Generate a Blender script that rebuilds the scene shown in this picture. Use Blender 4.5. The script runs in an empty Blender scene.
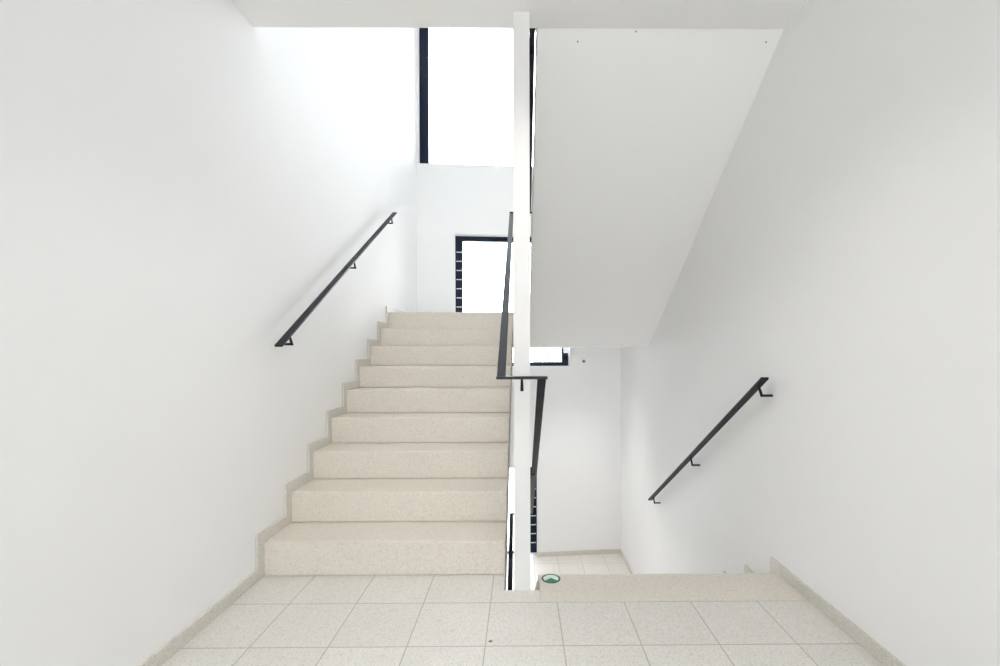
import bpy, bmesh, math, random
from mathutils import Vector, Matrix
random.seed(4)
C = bpy.context.scene.collection

# ------------------------------------------------------------------ measures
RISE, GO, N = 0.17, 0.2727, 9
Y1 = 2.295                       # first riser
Y9 = Y1 + (N - 1) * GO           # last riser / half landing edge
XL, XR = -1.318, 1.318           # side wall faces
SKT, SKH = 0.012, 0.058          # skirting thickness / height
GL, GR = -0.083, 0.086           # stairwell eye between the flights
SPL, SPR, SPY0, SPY1 = -0.035, 0.043, 2.143, 4.50
ZC = 2.742                       # ceiling soffit over the floor
ZS = 1.19                        # soffit of the half landing
H = N * RISE                     # 1.53
YF = -7.0                        # wall behind the camera
ROOF = 5.75
BOT = -2 * H

# ------------------------------------------------------------------ materials
def new_mat(name):
    m = bpy.data.materials.new(name); m.use_nodes = True
    nt = m.node_tree; nt.nodes.clear()
    out = nt.nodes.new('ShaderNodeOutputMaterial')
    b = nt.nodes.new('ShaderNodeBsdfPrincipled')
    nt.links.new(b.outputs[0], out.inputs[0])
    return m, nt, b

def mth(nt, op, a, b=None, c=None):
    n = nt.nodes.new('ShaderNodeMath'); n.operation = op
    for i, v in enumerate((a, b, c)):
        if v is None: continue
        if isinstance(v, (int, float)): n.inputs[i].default_value = v
        else: nt.links.new(v, n.inputs[i])
    return n.outputs[0]

def mixc(nt, fac, a, b, mode='MIX'):
    n = nt.nodes.new('ShaderNodeMix'); n.data_type = 'RGBA'; n.blend_type = mode
    for s, v in ((n.inputs[0], fac), (n.inputs[6], a), (n.inputs[7], b)):
        if isinstance(v, (int, float)): s.default_value = v
        elif isinstance(v, tuple): s.default_value = (*v, 1)
        else: nt.links.new(v, s)
    return n.outputs[2]

def plain(name, col, rough=0.5, spec=0.5, metal=0.0, grain=0.0, gscale=60):
    m, nt, b = new_mat(name)
    b.inputs['Roughness'].default_value = rough
    b.inputs['Specular IOR Level'].default_value = spec
    b.inputs['Metallic'].default_value = metal
    tc = nt.nodes.new('ShaderNodeTexCoord')
    nz = nt.nodes.new('ShaderNodeTexNoise'); nz.inputs['Scale'].default_value = gscale
    nz.inputs['Detail'].default_value = 4
    nt.links.new(tc.outputs['Object'], nz.inputs['Vector'])
    v = mth(nt, 'MULTIPLY_ADD', nz.outputs['Fac'], 2 * grain, 1 - grain)
    cc = nt.nodes.new('ShaderNodeCombineColor')
    for i in range(3): nt.links.new(v, cc.inputs[i])
    nt.links.new(mixc(nt, 1.0, col, cc.outputs[0], 'MULTIPLY'), b.inputs['Base Color'])
    return m

def paint(name, col):
    """rolled emulsion on plaster"""
    m = plain(name, col, 0.75, 0.25, 0, 0.012, 3)
    nt = m.node_tree; b = next(n for n in nt.nodes if n.type == 'BSDF_PRINCIPLED')
    tc = nt.nodes.new('ShaderNodeTexCoord')
    nz = nt.nodes.new('ShaderNodeTexNoise'); nz.inputs['Scale'].default_value = 220
    nt.links.new(tc.outputs['Object'], nz.inputs['Vector'])
    bp = nt.nodes.new('ShaderNodeBump'); bp.inputs['Strength'].default_value = 0.03
    bp.inputs['Distance'].default_value = 0.002
    nt.links.new(nz.outputs['Fac'], bp.inputs['Height']); nt.links.new(bp.outputs[0], b.inputs['Normal'])
    return m

def terrazzo(name, base, joints=False, ox=0.162, oy=2.037, size=0.3025, jcol=(0.43, 0.405, 0.36), rough=0.42):
    m, nt, b = new_mat(name)
    b.inputs['Roughness'].default_value = rough
    b.inputs['Specular IOR Level'].default_value = 0.4
    tc = nt.nodes.new('ShaderNodeTexCoord'); P = tc.outputs['Object']
    def vor(scale):
        v = nt.nodes.new('ShaderNodeTexVoronoi'); v.inputs['Scale'].default_value = scale
        nt.links.new(P, v.inputs['Vector']); return v
    v1, v2 = vor(150), vor(260)
    sp1 = nt.nodes.new('ShaderNodeSeparateColor'); nt.links.new(v1.outputs['Color'], sp1.inputs[0])
    sp2 = nt.nodes.new('ShaderNodeSeparateColor'); nt.links.new(v2.outputs['Color'], sp2.inputs[0])
    dark = tuple(c * 0.89 for c in base); light = tuple(min(0.9, c * 1.08) for c in base)
    warm = (base[0] * 0.97, base[1] * 0.90, base[2] * 0.82)
    c = mixc(nt, mth(nt, 'GREATER_THAN', sp1.outputs[0], 0.80), base, dark)
    c = mixc(nt, mth(nt, 'GREATER_THAN', sp1.outputs[1], 0.85), c, warm)
    c = mixc(nt, mth(nt, 'GREATER_THAN', sp2.outputs[2], 0.72), c, light)
    nz = nt.nodes.new('ShaderNodeTexNoise'); nz.inputs['Scale'].default_value = 5
    nt.links.new(P, nz.inputs['Vector'])
    g = mth(nt, 'MULTIPLY_ADD', nz.outputs['Fac'], 0.08, 0.96)
    cc = nt.nodes.new('ShaderNodeCombineColor')
    for i in range(3): nt.links.new(g, cc.inputs[i])
    c = mixc(nt, 1.0, c, cc.outputs[0], 'MULTIPLY')
    if joints:
        s = nt.nodes.new('ShaderNodeSeparateXYZ'); nt.links.new(P, s.inputs[0])
        masks, cells = [], []
        for k, o in ((0, ox), (1, oy)):
            t = mth(nt, 'DIVIDE', mth(nt, 'SUBTRACT', s.outputs[k], o), size)
            fl = mth(nt, 'FLOOR', t); cells.append(fl)
            fr = mth(nt, 'FRACT', mth(nt, 'ADD', t, 0.5))
            d = mth(nt, 'ABSOLUTE', mth(nt, 'SUBTRACT', fr, 0.5))
            masks.append(mth(nt, 'LESS_THAN', d, 0.0022 / size))
        mk = mth(nt, 'MAXIMUM', masks[0], masks[1])
        cv = nt.nodes.new('ShaderNodeCombineXYZ')
        nt.links.new(cells[0], cv.inputs[0]); nt.links.new(cells[1], cv.inputs[1])
        wn = nt.nodes.new('ShaderNodeTexWhiteNoise'); nt.links.new(cv.outputs[0], wn.inputs['Vector'])
        g2 = mth(nt, 'MULTIPLY_ADD', wn.outputs['Value'], 0.05, 0.965)
        c2 = nt.nodes.new('ShaderNodeCombineColor')
        for i in range(3): nt.links.new(g2, c2.inputs[i])
        c = mixc(nt, 1.0, c, c2.outputs[0], 'MULTIPLY')
        c = mixc(nt, mk, c, jcol)
    nt.links.new(c, b.inputs['Base Color'])
    return m

M = {}
M['wall'] = paint('white_wall_paint', (0.893, 0.890, 0.892))
M['soffit'] = paint('white_soffit_paint', (0.905, 0.90, 0.892))
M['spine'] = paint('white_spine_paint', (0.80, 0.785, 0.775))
M['floor'] = terrazzo('floor_tile', (0.70, 0.682, 0.645), True)
M['nosing'] = terrazzo('nosing_terrazzo', (0.71, 0.67, 0.60))
M['step'] = terrazzo('step_terrazzo', (0.70, 0.652, 0.583))
M['skirt'] = terrazzo('skirting_terrazzo', (0.66, 0.64, 0.59))
M['rail'] = plain('dark_steel_paint', (0.006, 0.009, 0.016), 0.42, 0.28, 0, 0.05)
M['frame'] = plain('dark_frame_flare_tint', (0.004, 0.011, 0.030), 0.45, 0.25, 0, 0.03)  # blue cast of the window flare mixed into the dark frame colour
M['clip'] = plain('pale_clip', (0.75, 0.77, 0.80), 0.4)
M['grey'] = plain('grey_plastic', (0.22, 0.22, 0.22), 0.45)
M['green'] = plain('green_vinyl', (0.02, 0.22, 0.10), 0.45)
M['dkgreen'] = plain('dark_green_vinyl', (0.025, 0.14, 0.075), 0.45)
M['mint'] = plain('pale_mint_vinyl', (0.72, 0.86, 0.77), 0.45)
M['leaf'] = plain('leaf_green', (0.24, 0.29, 0.20), 0.6, 0.3, 0, 0.3, 4)
M['bark'] = plain('bark', (0.16, 0.12, 0.09), 0.8, 0.2, 0, 0.3, 12)
M['ground'] = plain('pale_gravel', (0.80, 0.79, 0.77), 0.9, 0.2, 0, 0.15, 8)

def glass_mat():
    m = bpy.data.materials.new('window_glass'); m.use_nodes = True
    nt = m.node_tree; nt.nodes.clear()
    out = nt.nodes.new('ShaderNodeOutputMaterial')
    tr = nt.nodes.new('ShaderNodeBsdfTransparent'); tr.inputs[0].default_value = (0.97, 0.985, 0.98, 1)
    gl = nt.nodes.new('ShaderNodeBsdfGlossy'); gl.inputs['Roughness'].default_value = 0.02
    fr = nt.nodes.new('ShaderNodeFresnel'); fr.inputs[0].default_value = 1.45
    mx = nt.nodes.new('ShaderNodeMixShader')
    nt.links.new(fr.outputs[0], mx.inputs[0]); nt.links.new(tr.outputs[0], mx.inputs[1])
    nt.links.new(gl.outputs[0], mx.inputs[2]); nt.links.new(mx.outputs[0], out.inputs[0])
    return m
M['glass'] = glass_mat()

# ------------------------------------------------------------------ mesh helpers
def box(bm, x0, x1, y0, y1, z0, z1, mi=0):
    vs = [bm.verts.new((x, y, z)) for z in (z0, z1) for y in (y0, y1) for x in (x0, x1)]
    for q in ((0, 2, 3, 1), (4, 5, 7, 6), (0, 1, 5, 4), (2, 6, 7, 3), (0, 4, 6, 2), (1, 3, 7, 5)):
        f = bm.faces.new([vs[i] for i in q]); f.material_index = mi

def prism_x(bm, pts, x0, x1, mi=0):
    """polygon of (y, z) points extruded along x"""
    a = [bm.verts.new((x0, y, z)) for y, z in pts]
    b = [bm.verts.new((x1, y, z)) for y, z in pts]
    n = len(pts)
    fs = [bm.faces.new(a), bm.faces.new(b[::-1])]
    for i in range(n):
        fs.append(bm.faces.new((a[i], b[i], b[(i + 1) % n], a[(i + 1) % n])))
    for f in fs: f.material_index = mi

def prism_z(bm, pts, z0, z1, mi=0):
    a = [bm.verts.new((x, y, z0)) for x, y in pts]
    b = [bm.verts.new((x, y, z1)) for x, y in pts]
    n = len(pts)
    fs = [bm.faces.new(a[::-1]), bm.faces.new(b)]
    for i in range(n):
        fs.append(bm.faces.new((a[i], a[(i + 1) % n], b[(i + 1) % n], b[i])))
    for f in fs: f.material_index = mi

def tube(bm, pts, r, seg=10):
    """round rod through points, mitred at the bends"""
    pts = [Vector(p) for p in pts]; rings = []
    for i, p in enumerate(pts):
        d0 = (p - pts[i - 1]).normalized() if i else None
        d1 = (pts[i + 1] - p).normalized() if i < len(pts) - 1 else None
        t = ((d0 or d1) + (d1 or d0)).normalized()
        up = Vector((0.31, 0.22, 0.92))
        u = t.cross(up).normalized(); w = t.cross(u)
        k = 1.0 / max(0.5, t.dot(d1 or d0))
        rings.append([bm.verts.new(p + (u * math.cos(a) + w * math.sin(a)) * r * (k if 0 < i < len(pts) - 1 else 1))
                      for a in (2 * math.pi * j / seg for j in range(seg))])
    for A, B in zip(rings, rings[1:]):
        for j in range(seg):
            bm.faces.new((A[j], A[(j + 1) % seg], B[(j + 1) % seg], B[j]))
    bm.faces.new(rings[0]); bm.faces.new(rings[-1])

def obj(name, bm, mats, parent=None, bevel=0.0, smooth=False):
    bmesh.ops.recalc_face_normals(bm, faces=bm.faces[:])
    me = bpy.data.meshes.new(name); bm.to_mesh(me); bm.free()
    for m in (mats if isinstance(mats, (list, tuple)) else [mats]): me.materials.append(m)
    o = bpy.data.objects.new(name, me); C.objects.link(o)
    if smooth:
        for p in me.polygons: p.use_smooth = True
    if bevel:
        md = o.modifiers.new('bevel', 'BEVEL'); md.width = bevel; md.segments = 2
        md.limit_method = 'ANGLE'; md.angle_limit = math.radians(40)
    if parent: o.parent = parent
    return o

def struct(o, label=None, cat=None):
    o['kind'] = 'structure'
    if label: o['label'] = label
    if cat: o['category'] = cat
    return o

def tag(o, label, cat, group=None):
    o['label'] = label; o['category'] = cat
    if group: o['group'] = group
    return o

def thing(name, label, cat, group=None, loc=(0, 0, 0)):
    o = bpy.data.objects.new(name, None); C.objects.link(o); o.location = loc
    o.empty_display_size = 0.1
    return tag(o, label, cat, group)

# ------------------------------------------------------------------ back wall (slightly skewed) with its windows
BY, BK = 5.846, 0.08
BACK = Matrix.Translation((0, BY, 0)) @ Matrix.Rotation(math.atan(BK), 4, 'Z')
BT = 0.32
wins = [  # x0, x1, z0, z1 (in the wall's own frame)
    ('B', -1.30, 1.28, 3.53, 5.5),
    ('A', -0.845, 0.642, 0.95, 2.65),
    ('C', -1.25, 0.215, -1.53, -0.36),
]
def holed_wall(name, x0, x1, z0, z1, holes, th, mat):
    xs = sorted({x0, x1, *[v for h in holes for v in h[:2]]})
    zs = sorted({z0, z1, *[v for h in holes for v in h[2:]]})
    bm = bmesh.new(); V = {}
    def v(x, y, z):
        k = (x, y, z)
        if k not in V: V[k] = bm.verts.new(k)
        return V[k]
    def solid(i, j):
        if i < 0 or j < 0 or i >= len(xs) - 1 or j >= len(zs) - 1: return False
        cx, cz = (xs[i] + xs[i + 1]) / 2, (zs[j] + zs[j + 1]) / 2
        return not any(h[0] < cx < h[1] and h[2] < cz < h[3] for h in holes)
    for i in range(len(xs) - 1):
        for j in range(len(zs) - 1):
            if not solid(i, j): continue
            a, b, c, d = xs[i], xs[i + 1], zs[j], zs[j + 1]
            bm.faces.new((v(a, 0, c), v(b, 0, c), v(b, 0, d), v(a, 0, d)))
            bm.faces.new((v(a, th, c), v(a, th, d), v(b, th, d), v(b, th, c)))
            if not solid(i - 1, j): bm.faces.new((v(a, 0, c), v(a, 0, d), v(a, th, d), v(a, th, c)))
            if not solid(i + 1, j): bm.faces.new((v(b, 0, c), v(b, th, c), v(b, th, d), v(b, 0, d)))
            if not solid(i, j - 1): bm.faces.new((v(a, 0, c), v(a, th, c), v(b, th, c), v(b, 0, c)))
            if not solid(i, j + 1): bm.faces.new((v(a, 0, d), v(b, 0, d), v(b, th, d), v(a, th, d)))
    return obj(name, bm, mat)

wb = holed_wall('wall_back', XL - 0.15, XR + 0.15, BOT, ROOF, [w[1:] for w in wins], BT, M['wall'])
wb.matrix_world = BACK
struct(wb)

def window(name, mtx, x0, x1, z0, z1, y, fw, mull=(), clips=None, dep=0.07, cell=None):
    bm = bmesh.new()
    l, r, b, t = fw
    box(bm, x0, x0 + l, y, y + dep, z0, z1); box(bm, x1 - r, x1, y, y + dep, z0, z1)
    box(bm, x0 + l, x1 - r, y, y + dep, z0, z0 + b); box(bm, x0 + l, x1 - r, y, y + dep, z1 - t, z1)
    for m in mull: box(bm, m - 0.03, m + 0.03, y, y + dep, z0 + b, z1 - t)
    w = obj(name, bm, M['frame'], None, 0.004); w.matrix_world = mtx; struct(w)
    edges = [x0 + l] + [q for m in mull for q in (m - 0.03, m + 0.03)] + [x1 - r]
    for k in range(0, len(edges), 2):
        g = bmesh.new(); box(g, edges[k] - .006, edges[k + 1] + .006, y + 0.03, y + 0.036, z0 + b - .006, z1 - t + .006)
        obj('pane', g, M['glass'], w)
    if clips:
        cx0, cx1, za, zb, st = clips
        z = za
        while z < zb:
            g = bmesh.new(); box(g, cx0, cx1, y - 0.008, y + 0.004, z, z + 0.011)
            cl = obj('clip', g, M['clip'], w); cl['label'] = 'pale cross clip'
            z += st
    return w
window('window_1', BACK, -1.30, 1.28, 3.53, 5.5, 0.13, (0.115, 0.1, 0.06, 0.06), mull=(0.0,))
w2 = window('window_2', BACK, -0.845, 0.642, 0.95, 2.65, 0.12, (0.092, 0.085, 0.05, 0.062),
       clips=(-0.832, -0.758, 1.60, 2.48, 0.119))
bm = bmesh.new(); box(bm, 0.578, 0.64, 0.108, 0.124, 1.12, 1.19); obj('clip', bm, M['clip'], w2)['label'] = 'pale cross clip'
window('window_3', BACK, -1.25, 0.215, -1.53, -0.36, 0.12, (0.085, 0.085, 0.012, 0.04),
       clips=(0.135, 0.207, -1.40, -0.55, 0.119))

# ------------------------------------------------------------------ other walls, floors, ceilings
YB = 6.4
bm = bmesh.new(); box(bm, XL - 0.2, XL, YF - 0.2, YB, BOT - 0.3, ROOF + 0.3); struct(obj('wall_left', bm, M['wall']))
bm = bmesh.new(); box(bm, XR, XR + 0.2, YF - 0.2, YB, BOT - 0.3, ROOF + 0.3); struct(obj('wall_right', bm, M['wall']))
# wall behind the photographer; its glazed openings are unseen, added to let daylight in
FR = Matrix.Translation((0, YF, 0)) @ Matrix.Rotation(math.pi, 4, 'Z')
wf = holed_wall('wall_front', -1.318, 1.318, BOT, ROOF, [(-1.27, 1.27, 0.03, 2.68), (-0.4, 0.4, 3.6, 4.8)], 0.2, M['wall'])
wf.matrix_world = FR; struct(wf)
window('fill_window_1', FR, -1.27, 1.27, 0.03, 2.68, 0.07, (0.06, 0.06, 0.06, 0.06), mull=(0.0,))  # added glazing out of view, daylight fill from behind the camera
window('fill_window_2', FR, -0.4, 0.4, 3.6, 4.8, 0.07, (0.06, 0.06, 0.06, 0.06), mull=(0.0,))  # second added opening, unseen, brightens the upper stairwell

bm = bmesh.new()
box(bm, XL, XR, YF, 2.037, -0.03, 0)
box(bm, XL, GL, 2.037, Y1, -0.03, 0)
box(bm, GL, GR, 2.037, SPY0, -0.03, 0)
box(bm, XL, XR, YF, 2.037, -0.32, -0.03, 1)
box(bm, XL, GL, 2.037, Y1, -0.32, -0.03, 1)
box(bm, GL, GR, 2.037, SPY0, -0.32, -0.03, 1)
box(bm, GR, XR, 2.037, Y1 - 0.03, -0.32, -0.05, 1)
struct(obj('floor', bm, [M['floor'], M['wall']]))
bm = bmesh.new(); box(bm, GR, XR, 2.040, Y1 + 0.002, -0.05, 0.0)
struct(obj('trim_1', bm, M['nosing'], None, 0.004))

def back_y(x): return BY + BK * x
def landing(name, z, side):
    """half landing; on the side of the flight that climbs on from it the slab starts further back, where that flight's soffit ends"""
    bm = bmesh.new()
    A, B = Y9 + 0.25, 4.63          # behind the arriving flight's last step / behind the departing flight's soffit
    yl, ym, yr = (A, Y9, Y9) if side > 0 else (Y9, Y9, A)
    pl = [(XL, yl), (GL, yl), (GL, ym), (GR, ym), (GR, yr), (XR, yr), (XR, back_y(XR)), (XL, back_y(XL))]
    prism_z(bm, pl, z - 0.03, z, 0)
    yl, yr = (Y9 + 0.25, B) if side > 0 else (B, Y9 + 0.25)
    pl = [(XL, yl), (GL, yl), (GL, ym), (GR, ym), (GR, yr), (XR, yr), (XR, back_y(XR)), (XL, back_y(XL))]
    prism_z(bm, pl, z - (H - ZS), z - 0.03, 1)
    return struct(obj(name, bm, [M['floor'], M['soffit']]))
landing('floor_upper_landing', H, 1)
landing('floor_lower_landing', -H, 1)
bm = bmesh.new(); box(bm, XL, XR, YF, back_y(XL), BOT - 0.2, BOT); struct(obj('floor_bottom', bm, M['floor']))
bm = bmesh.new()
box(bm, XL, XR, YF, 2.25, ZC, 2 * H - 0.03, 0); box(bm, XL, XR, YF, 2.25, 2 * H - 0.03, 2 * H, 1)
struct(obj('ceiling', bm, [M['soffit'], M['floor']]))
bm = bmesh.new(); box(bm, XL, XR, YF, 6.2, ROOF, ROOF + 0.2); struct(obj('ceiling_roof', bm, M['soffit']))

bm = bmesh.new(); box(bm, SPL, SPR, SPY0, SPY1, BOT, ZC); box(bm, SPL, SPR, 2.25, SPY1, ZC, 4.1)
struct(obj('wall_spine', bm, M['spine']))

# ------------------------------------------------------------------ flights of stairs
def flight(label, x0, x1, ya, za, sgn, skirt_side, soff=None, last=(0.25, 0.001)):
    """nine block steps climbing from (ya, za); sgn = +1 climbs away from the camera"""
    x0, x1 = (x0 + 0.0015, x1) if skirt_side < 0 else (x0, x1 - 0.0015)
    st = thing('staircase', label, 'staircase', loc=((x0 + x1) / 2, ya, za))
    inv = Matrix.Translation(st.location).inverted()
    def add(name, bm, mat, bev=0):
        bmesh.ops.transform(bm, matrix=inv, verts=bm.verts)
        return obj(name, bm, mat, st, bev)
    for k in range(N - 1):
        a = ya + sgn * k * GO; b = a + sgn * GO
        bm = bmesh.new(); box(bm, x0, x1, min(a, b), max(a, b), za + k * RISE + (0.0 if k == 0 else 0.001), za + (k + 1) * RISE)
        add('step', bm, M['step'], 0.005)
    yb = ya + sgn * (N - 1) * GO
    bm = bmesh.new(); yt = yb + sgn * last[0]; box(bm, x0, x1, min(yb, yt), max(yb, yt), za + 8 * RISE + 0.001, za + 9 * RISE + last[1])
    add('step', bm, M['step'], 0.005)
    # slab under the steps
    top = []
    for k in range(N - 1):
        a = ya + sgn * k * GO
        top += [(a + sgn * 0.002, za + k * RISE), (a + sgn * GO, za + k * RISE)]
    if soff is None:
        soff = [(yb, za + H - 0.171), (yb + sgn * 0.25, za + H - 0.171), (yb + sgn * 0.25, za + ZS), (yb + sgn * 0.17, za + ZS), (ya - sgn * 0.15, za - 0.34), (ya - sgn * 0.15, za - 0.03), (ya, za - 0.03)]
    bm = bmesh.new(); prism_x(bm, top + soff, x0, x1)
    add('flight_slab', bm, M['soffit'])
    # stepped skirting on the outer wall
    sx0, sx1 = (x0, x0 + SKT) if skirt_side < 0 else (x1 - SKT, x1)
    lo, hi = [], []
    for k in range(N):
        a = ya + sgn * k * GO; z = za + k * RISE
        lo += [(a, z), (a, z + RISE)]
        hi += [(a - sgn * SKH, z + SKH), (a - sgn * SKH, z + RISE + SKH)]
    ye = yb + sgn * (0.1 if last[0] > 0.1 else 0.04)
    lo.append((ye, za + H)); hi.append((ye, za + H + SKH))
    bm = bmesh.new()
    pts = [(ya - sgn * SKH, za)] + lo + hi[::-1]
    # strip of quads keeps the outline clean
    seq_lo = [(ya - sgn * SKH, za)] + lo
    seq_hi = [hi[0]] + hi
    seq_hi = [(ya - sgn * SKH, za + SKH)] + hi
    for (p, q), (r, s) in zip(zip(seq_lo, seq_lo[1:]), zip(seq_hi, seq_hi[1:])):
        quad = [p, q, s, r]
        u = []
        for t in quad:
            if not u or (abs(t[0] - u[-1][0]) + abs(t[1] - u[-1][1])) > 1e-6: u.append(t)
        if len(u) >= 3: prism_x(bm, u, sx0, sx1)
    add('skirting', bm, M['skirt'])
    return st

flight('broad speckled beige stair flight rising on the left beside the white wall', XL, GL, Y1, 0, +1, -1)
flight('stair flight overhead on the right, its smooth white sloping underside in view', GR, XR, Y9, H, -1, +1,
       soff=[(2.252, 2 * H - 0.171), (2.252, ZC), (4.63, ZS), (4.63, H - 0.031), (Y9, H - 0.031)], last=(0.042, 0.0))
flight('stair flight dropping away on the right behind the landing edge', GR, XR, Y9, -H, -1, +1,
       soff=[(2.268, -0.171), (2.268, ZC - 2 * H), (4.63, ZS - 2 * H), (4.63, -H - 0.031), (Y9, -H - 0.031)], last=(0.028, -0.052))
flight('lowest stair flight on the left, under the rising beige steps', XL, GL, Y1, -2 * H, +1, -1)

# ------------------------------------------------------------------ skirtings of the landings
bm = bmesh.new(); box(bm, XL, XL + SKT, YF, Y1 - SKH, 0, SKH); struct(obj('baseboard_left', bm, M['skirt'], None, 0.002))
bm = bmesh.new(); box(bm, XR - SKT, XR, YF, Y1 - 0.041, 0, SKH); struct(obj('baseboard_right', bm, M['skirt'], None, 0.002))
bm = bmesh.new()
pts = [(XL + SKT, back_y(XL) - SKT), (XR - SKT, back_y(XR) - SKT), (XR - SKT, back_y(XR)), (XL + SKT, back_y(XL))]
for (a, b, z) in ((0.20, XR - SKT, -H), (XL + SKT, XR - SKT, H)):
    prism_z(bm, [(a, back_y(a) - SKT), (b, back_y(b) - SKT), (b, back_y(b)), (a, back_y(a))], z, z + SKH)
struct(obj('baseboard_back', bm, M['skirt']))
bm = bmesh.new()
box(bm, XR - SKT, XR, Y9 + 0.1, back_y(XR) - SKT, -H, -H + SKH); box(bm, XL, XL + SKT, Y9 + 0.1, back_y(XL) - SKT, H, H + SKH)
struct(obj('baseboard_landings', bm, M['skirt']))

# ------------------------------------------------------------------ handrails
RW, RT = 0.040, 0.012
def bar(bm, x, p, q):
    """flat bar from (y, z) p to q, lying flat across x"""
    d = Vector((q[0] - p[0], q[1] - p[1])).normalized(); n = Vector((-d.y, d.x)) * RT / 2
    prism_x(bm, [(p[0] + n.x, p[1] + n.y), (q[0] + n.x, q[1] + n.y), (q[0] - n.x, q[1] - n.y), (p[0] - n.x, p[1] - n.y)],
            x - RW / 2, x + RW / 2)

def wall_rail(label, x, wx, p, q, ys):
    t = thing('handrail', label, 'handrail', 'handrails on the side walls', (x, p[0], p[1]))
    inv = Matrix.Translation(t.location).inverted()
    bm = bmesh.new(); bar(bm, x, p, q); bmesh.ops.transform(bm, matrix=inv, verts=bm.verts)
    obj('rail', bm, M['rail'], t, 0.002)
    sl = (q[1] - p[1]) / (q[0] - p[0]); L = math.hypot(1, sl); n = (sl / L, -1 / L)   # downward normal
    for y in ys:
        z = p[1] + sl * (y - p[0])
        a = (x, y, z); b = (x, y + n[0] * 0.063, z + n[1] * 0.063); c = (wx, b[1], b[2])
        bm = bmesh.new(); tube(bm, [a, b, c], 0.0065); bmesh.ops.transform(bm, matrix=inv, verts=bm.verts)
        br = obj('bracket', bm, M['rail'], t)
    return t
hl = wall_rail('dark flat handrail on the left white wall above the rising steps', -1.250, XL, (2.335, 1.168), (4.500, 2.520), (2.44, 3.39, 4.38))
hr = wall_rail('dark flat handrail on the right white wall above the descending flight', 1.262, XR, (2.325, 0.997), (4.41, -0.318), (2.39, 3.35, 4.295))
for o in (hl, hr): del o['group']

sp = thing('handrail', 'dark continuous handrail wrapping round the slim white central wall', 'handrail', None, (0, SPY0, 1.014))
inv = Matrix.Translation(sp.location).inverted()
XA, XB = -0.092, 0.096
Ya, Yb = 2.085, 4.585
ZA = 1.016
def spart(name, bm, bev=0.0015):
    bmesh.ops.transform(bm, matrix=inv, verts=bm.verts); return obj(name, bm, M['rail'], sp, bev)
runs = [(XA, (Ya, ZA), (Yb, ZA + H)), (0.085, (Yb, ZA + H), (Ya + 0.1, ZA + 2 * H - 0.061)),
        (XB, (Ya, ZA), (Yb, ZA - H)), (XA - 0.008, (Yb, ZA - H), (Ya, ZA - 2 * H))]
for x, p, q in runs:
    bm = bmesh.new(); bar(bm, x, p, q); spart('rail', bm)
for z, y in ((ZA, Ya), (ZA + H, Yb), (ZA - H, Yb)):
    bm = bmesh.new()
    x0, x1 = XA - RW / 2 - (0.002 if y == Ya else 0), XB + RW / 2 + (0.006 if y == Ya else 0)
    box(bm, x0, x1, y - 0.02, y + 0.02, z - RT / 2 - .001, z + RT / 2); spart('end_turn', bm)
bm = bmesh.new(); tube(bm, [(0.004, Ya, ZA), (0.004, Ya, ZA - 0.058), (0.004, SPY0, ZA - 0.058)], 0.0055); spart('bracket', bm, 0)
for x, p, q in runs:
    for y in (3.30,):
        k = (y - p[0]) / (q[0] - p[0]); z = p[1] + k * (q[1] - p[1])
        wx = SPL if x < 0 else SPR
        bm = bmesh.new(); tube(bm, [(x, y, z), (x, y, z - 0.035), (wx, y, z - 0.035)], 0.005); spart('bracket', bm, 0)

# ------------------------------------------------------------------ small things
def disc(bm, x, y, r0, r1, z0, z1, n=48):
    A = []
    for (r, z) in ((r0, z0), (r1, z0), (r1, z1), (r0, z1)):
        A.append([bm.verts.new((x + r * math.cos(2 * math.pi * i / n), y + r * math.sin(2 * math.pi * i / n), z)) for i in range(n)] if r > 0 else None)
    if r0 > 0:
        for a in range(4):
            P, Q = A[a], A[(a + 1) % 4]
            for i in range(n): bm.faces.new((P[i], P[(i + 1) % n], Q[(i + 1) % n], Q[i]))
    else:
        P, Q = A[1], A[2]
        for i in range(n): bm.faces.new((P[i], P[(i + 1) % n], Q[(i + 1) % n], Q[i]))
        bm.faces.new(P[::-1]); bm.faces.new(Q)

st = thing('floor_sticker', 'small round green and white arrow sticker on the stair edge by the central wall', 'sticker', None, (0.1475, 2.250, 0.0005))
bm = bmesh.new(); disc(bm, 0, 0, 0, 0.041, 0, 0.0006); f = obj('face', bm, M['mint'], st); f['label'] = 'pale mint face'
bm = bmesh.new(); disc(bm, 0, 0, 0.038, 0.0475, 0, 0.0009); f = obj('ring', bm, M['dkgreen'], st); f['label'] = 'dark green outer ring'
bm = bmesh.new()
pts = [(-0.031, -0.0215), (0, 0.006), (0.031, -0.0215), (0.024, -0.031), (0.010, -0.037), (-0.010, -0.037), (-0.024, -0.031)]
prism_z(bm, pts, 0.0006, 0.0012); f = obj('arrow', bm, M['green'], st); f['label'] = 'solid green arrow head pointing to the stairs'

# round fitting on the back wall
fx, fz = 0.826, 1.012
nrm = BACK.to_3x3() @ Vector((0, -1, 0))
loc = BACK @ Vector((fx, 0, fz))
bt = thing('wall_fitting', 'tiny round grey fitting on the white back wall right of the low window strip', 'wall fitting', None, loc)
bt.rotation_euler = nrm.to_track_quat('Z', 'Y').to_euler()
bm = bmesh.new(); disc(bm, 0, 0, 0, 0.020, 0, 0.008, 24); obj('base', bm, M['grey'], bt, 0.002)
bm = bmesh.new(); disc(bm, 0, 0, 0, 0.012, 0.008, 0.02, 24); obj('knob', bm, M['grey'], bt, 0.002)

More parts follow.
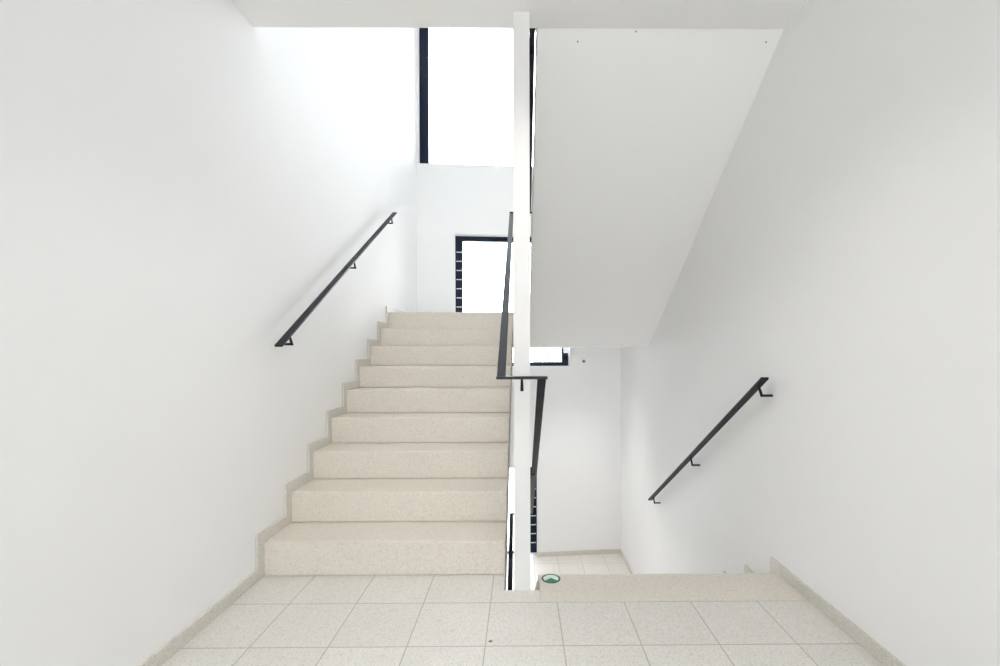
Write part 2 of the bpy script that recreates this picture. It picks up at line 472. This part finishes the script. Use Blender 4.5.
# tiny dark plugs in the sloping underside, and a crumb on the floor
sl = (ZS - ZC) / (4.63 - 2.252)
sdir = Vector((0, sl, -1)).normalized()
for (x, y), lab in (((0.292, 2.30), 'tiny dark plug in the sloping white underside, the one nearest the central wall'),
                    ((0.578, 2.262), 'tiny dark plug in the sloping white underside, the middle one close to the slab edge'),
                    ((1.252, 2.300), 'tiny dark plug in the sloping white underside, the one nearest the right wall')):
    bm = bmesh.new(); disc(bm, 0, 0, 0, 0.0042, -0.004, 0.0015, 20)
    pl = obj('plug', bm, M['grey'], None, 0.0008)
    pl.location = (x, y, ZC + sl * (y - 2.252)); pl.rotation_euler = sdir.to_track_quat('Z', 'Y').to_euler()
    tag(pl, lab, 'plug', 'plugs in the underside of the stair')
bm = bmesh.new(); bmesh.ops.create_icosphere(bm, subdivisions=2, radius=0.0055)
for v in bm.verts: v.co = Vector((v.co.x * 1.4, v.co.y, v.co.z * 0.5)) * (1 + random.uniform(-.15, .15))
cr_ = obj('crumb', bm, M['grey'], None, 0, True); cr_.location = (-0.122, 1.762, 0.0024)
tag(cr_, 'tiny dark crumb lying on a pale floor tile below the central wall', 'crumb')

# ------------------------------------------------------------------ outside
bm = bmesh.new(); box(bm, -30, 30, 6.7, 60, BOT - 0.4, BOT - 0.2); struct(obj('ground', bm, M['ground']))

tr = thing('tree', 'leafy tree outdoors, glimpsed through the low window strip under the landing', 'tree', None, (0.9, 14.0, BOT - 0.2))
bm = bmesh.new()
tube(bm, [(0, 0, 0), (0.04, 0, 1.4), (-0.03, 0.03, 2.6), (0.02, 0, 4.0)], 0.10, 12)
for a in range(6):
    t = a * 1.05; tube(bm, [(0, 0, 2.5 + a * .15), (0.5 * math.cos(t), 0.5 * math.sin(t), 3.1 + a * .15), (0.9 * math.cos(t), 0.9 * math.sin(t), 3.5 + a * .15)], 0.03, 8)
obj('trunk', bm, M['bark'], tr)
bm = bmesh.new()
for k in range(2600):
    d = Vector((random.gauss(0, 1), random.gauss(0, 1), random.gauss(0, 1))).normalized() * random.random() ** 0.4
    c = Vector((d.x * 1.45, d.y * 1.3, 4.0 + d.z * 1.1))
    u = Vector((random.gauss(0, 1), random.gauss(0, 1), random.gauss(0, .5))).normalized()
    w = u.cross(Vector((random.gauss(0, 1), random.gauss(0, 1), random.gauss(0, 1)))).normalized()
    L_, W_ = random.uniform(.06, .10), random.uniform(.025, .04)
    f = [bm.verts.new(c + p) for p in (-u * L_, w * W_, u * L_, -w * W_)]
    bm.faces.new(f)
obj('foliage', bm, M['leaf'], tr)

# ------------------------------------------------------------------ light: bright overcast sky through the windows, plus added fill
W = bpy.data.worlds.new('sky'); bpy.context.scene.world = W; W.use_nodes = True
nt = W.node_tree; nt.nodes.clear()
out = nt.nodes.new('ShaderNodeOutputWorld'); bg = nt.nodes.new('ShaderNodeBackground')
tc = nt.nodes.new('ShaderNodeTexCoord'); s = nt.nodes.new('ShaderNodeSeparateXYZ')
rp = nt.nodes.new('ShaderNodeValToRGB')
nt.links.new(tc.outputs['Generated'], s.inputs[0])
nt.links.new(mth(nt, 'MULTIPLY_ADD', s.outputs[2], 0.5, 0.5), rp.inputs[0])
rp.color_ramp.elements[0].position = 0.42; rp.color_ramp.elements[0].color = (0.84, 0.85, 0.86, 1)
rp.color_ramp.elements[1].position = 0.60; rp.color_ramp.elements[1].color = (0.89, 0.935, 1.0, 1)
nt.links.new(rp.outputs[0], bg.inputs[0]); bg.inputs[1].default_value = 12.2
nt.links.new(bg.outputs[0], out.inputs[0])

def portal(mtx, x0, x1, z0, z1, y):
    L = bpy.data.lights.new('window_portal', 'AREA'); L.shape = 'RECTANGLE'
    L.size, L.size_y = x1 - x0, z1 - z0
    L.cycles.is_portal = True
    o = bpy.data.objects.new('window_portal', L); C.objects.link(o)
    o.matrix_world = mtx @ Matrix.Translation(((x0 + x1) / 2, y, (z0 + z1) / 2)) @ Matrix.Rotation(-math.pi / 2, 4, 'X')
for w in wins: portal(BACK, *w[1:], BT + 0.02)
portal(FR, -1.27, 1.27, 0.03, 2.68, 0.22); portal(FR, -0.4, 0.4, 3.6, 4.8, 0.22)

def fill_light(name, loc, size, power, spread=180, col=(1.0, 0.98, 0.955), rot=(0, 0, 0)):
    L = bpy.data.lights.new(name, 'AREA'); L.shape = 'DISK'; L.size = size; L.energy = power; L.color = col; L.spread = math.radians(spread)
    o = bpy.data.objects.new(name, L); C.objects.link(o); o.location = loc; o.rotation_euler = rot
    return o
fill_light('landing_fill', (0.1, 1.45, ZC - 0.03), 0.5, 6.5, 115)  # added fill for floor and treads, no fixture modelled
fill_light('half_landing_fill', (0.60, 5.05, ZS - 0.02), 0.7, 5.6, 85)  # added fill below the soffit, brightens the lower landing by bounce
fill_light('stair_fill', (-0.62, 3.3, ROOF - 0.03), 0.7, 3.4, 60)  # added narrow fill from the unseen roof, lifts the treads

# ------------------------------------------------------------------ camera
F, YAW, PIT, ROL, CH, CX, CY = 451.3073, -0.0073, -0.0062, -0.0022, 1.134, 524.2684, 354.9015
cy, sy, cp, spn, cr, sr = math.cos(YAW), math.sin(YAW), math.cos(PIT), math.sin(PIT), math.cos(ROL), math.sin(ROL)
X = Vector((cy, sy, 0)); Yh = Vector((-sy, cy, 0)); Zw = Vector((0, 0, 1))
Fd = Yh * cp + Zw * spn; Zc = -Yh * spn + Zw * cp
Rt = X * cr + Zc * sr; Up = Zc * cr - X * sr
cam = bpy.data.cameras.new('camera'); co = bpy.data.objects.new('camera', cam); C.objects.link(co)
co.matrix_world = Matrix(((Rt.x, Up.x, -Fd.x, 0), (Rt.y, Up.y, -Fd.y, 0), (Rt.z, Up.z, -Fd.z, CH), (0, 0, 0, 1)))
cam.sensor_fit = 'HORIZONTAL'; cam.sensor_width = 36; cam.lens = F * 36 / 1000
cam.shift_x = -(CX - 500) / 1000; cam.shift_y = (CY - 333) / 1000
cam.clip_start = 0.02; cam.clip_end = 200
sc = bpy.context.scene; sc.camera = co
vs = sc.view_settings; vs.view_transform = 'Standard'; vs.look = 'None'; vs.gamma = 1; vs.use_curve_mapping = False
vs.exposure = 0.12
sc.cycles.max_bounces = 16; sc.cycles.diffuse_bounces = 10; sc.cycles.transparent_max_bounces = 16
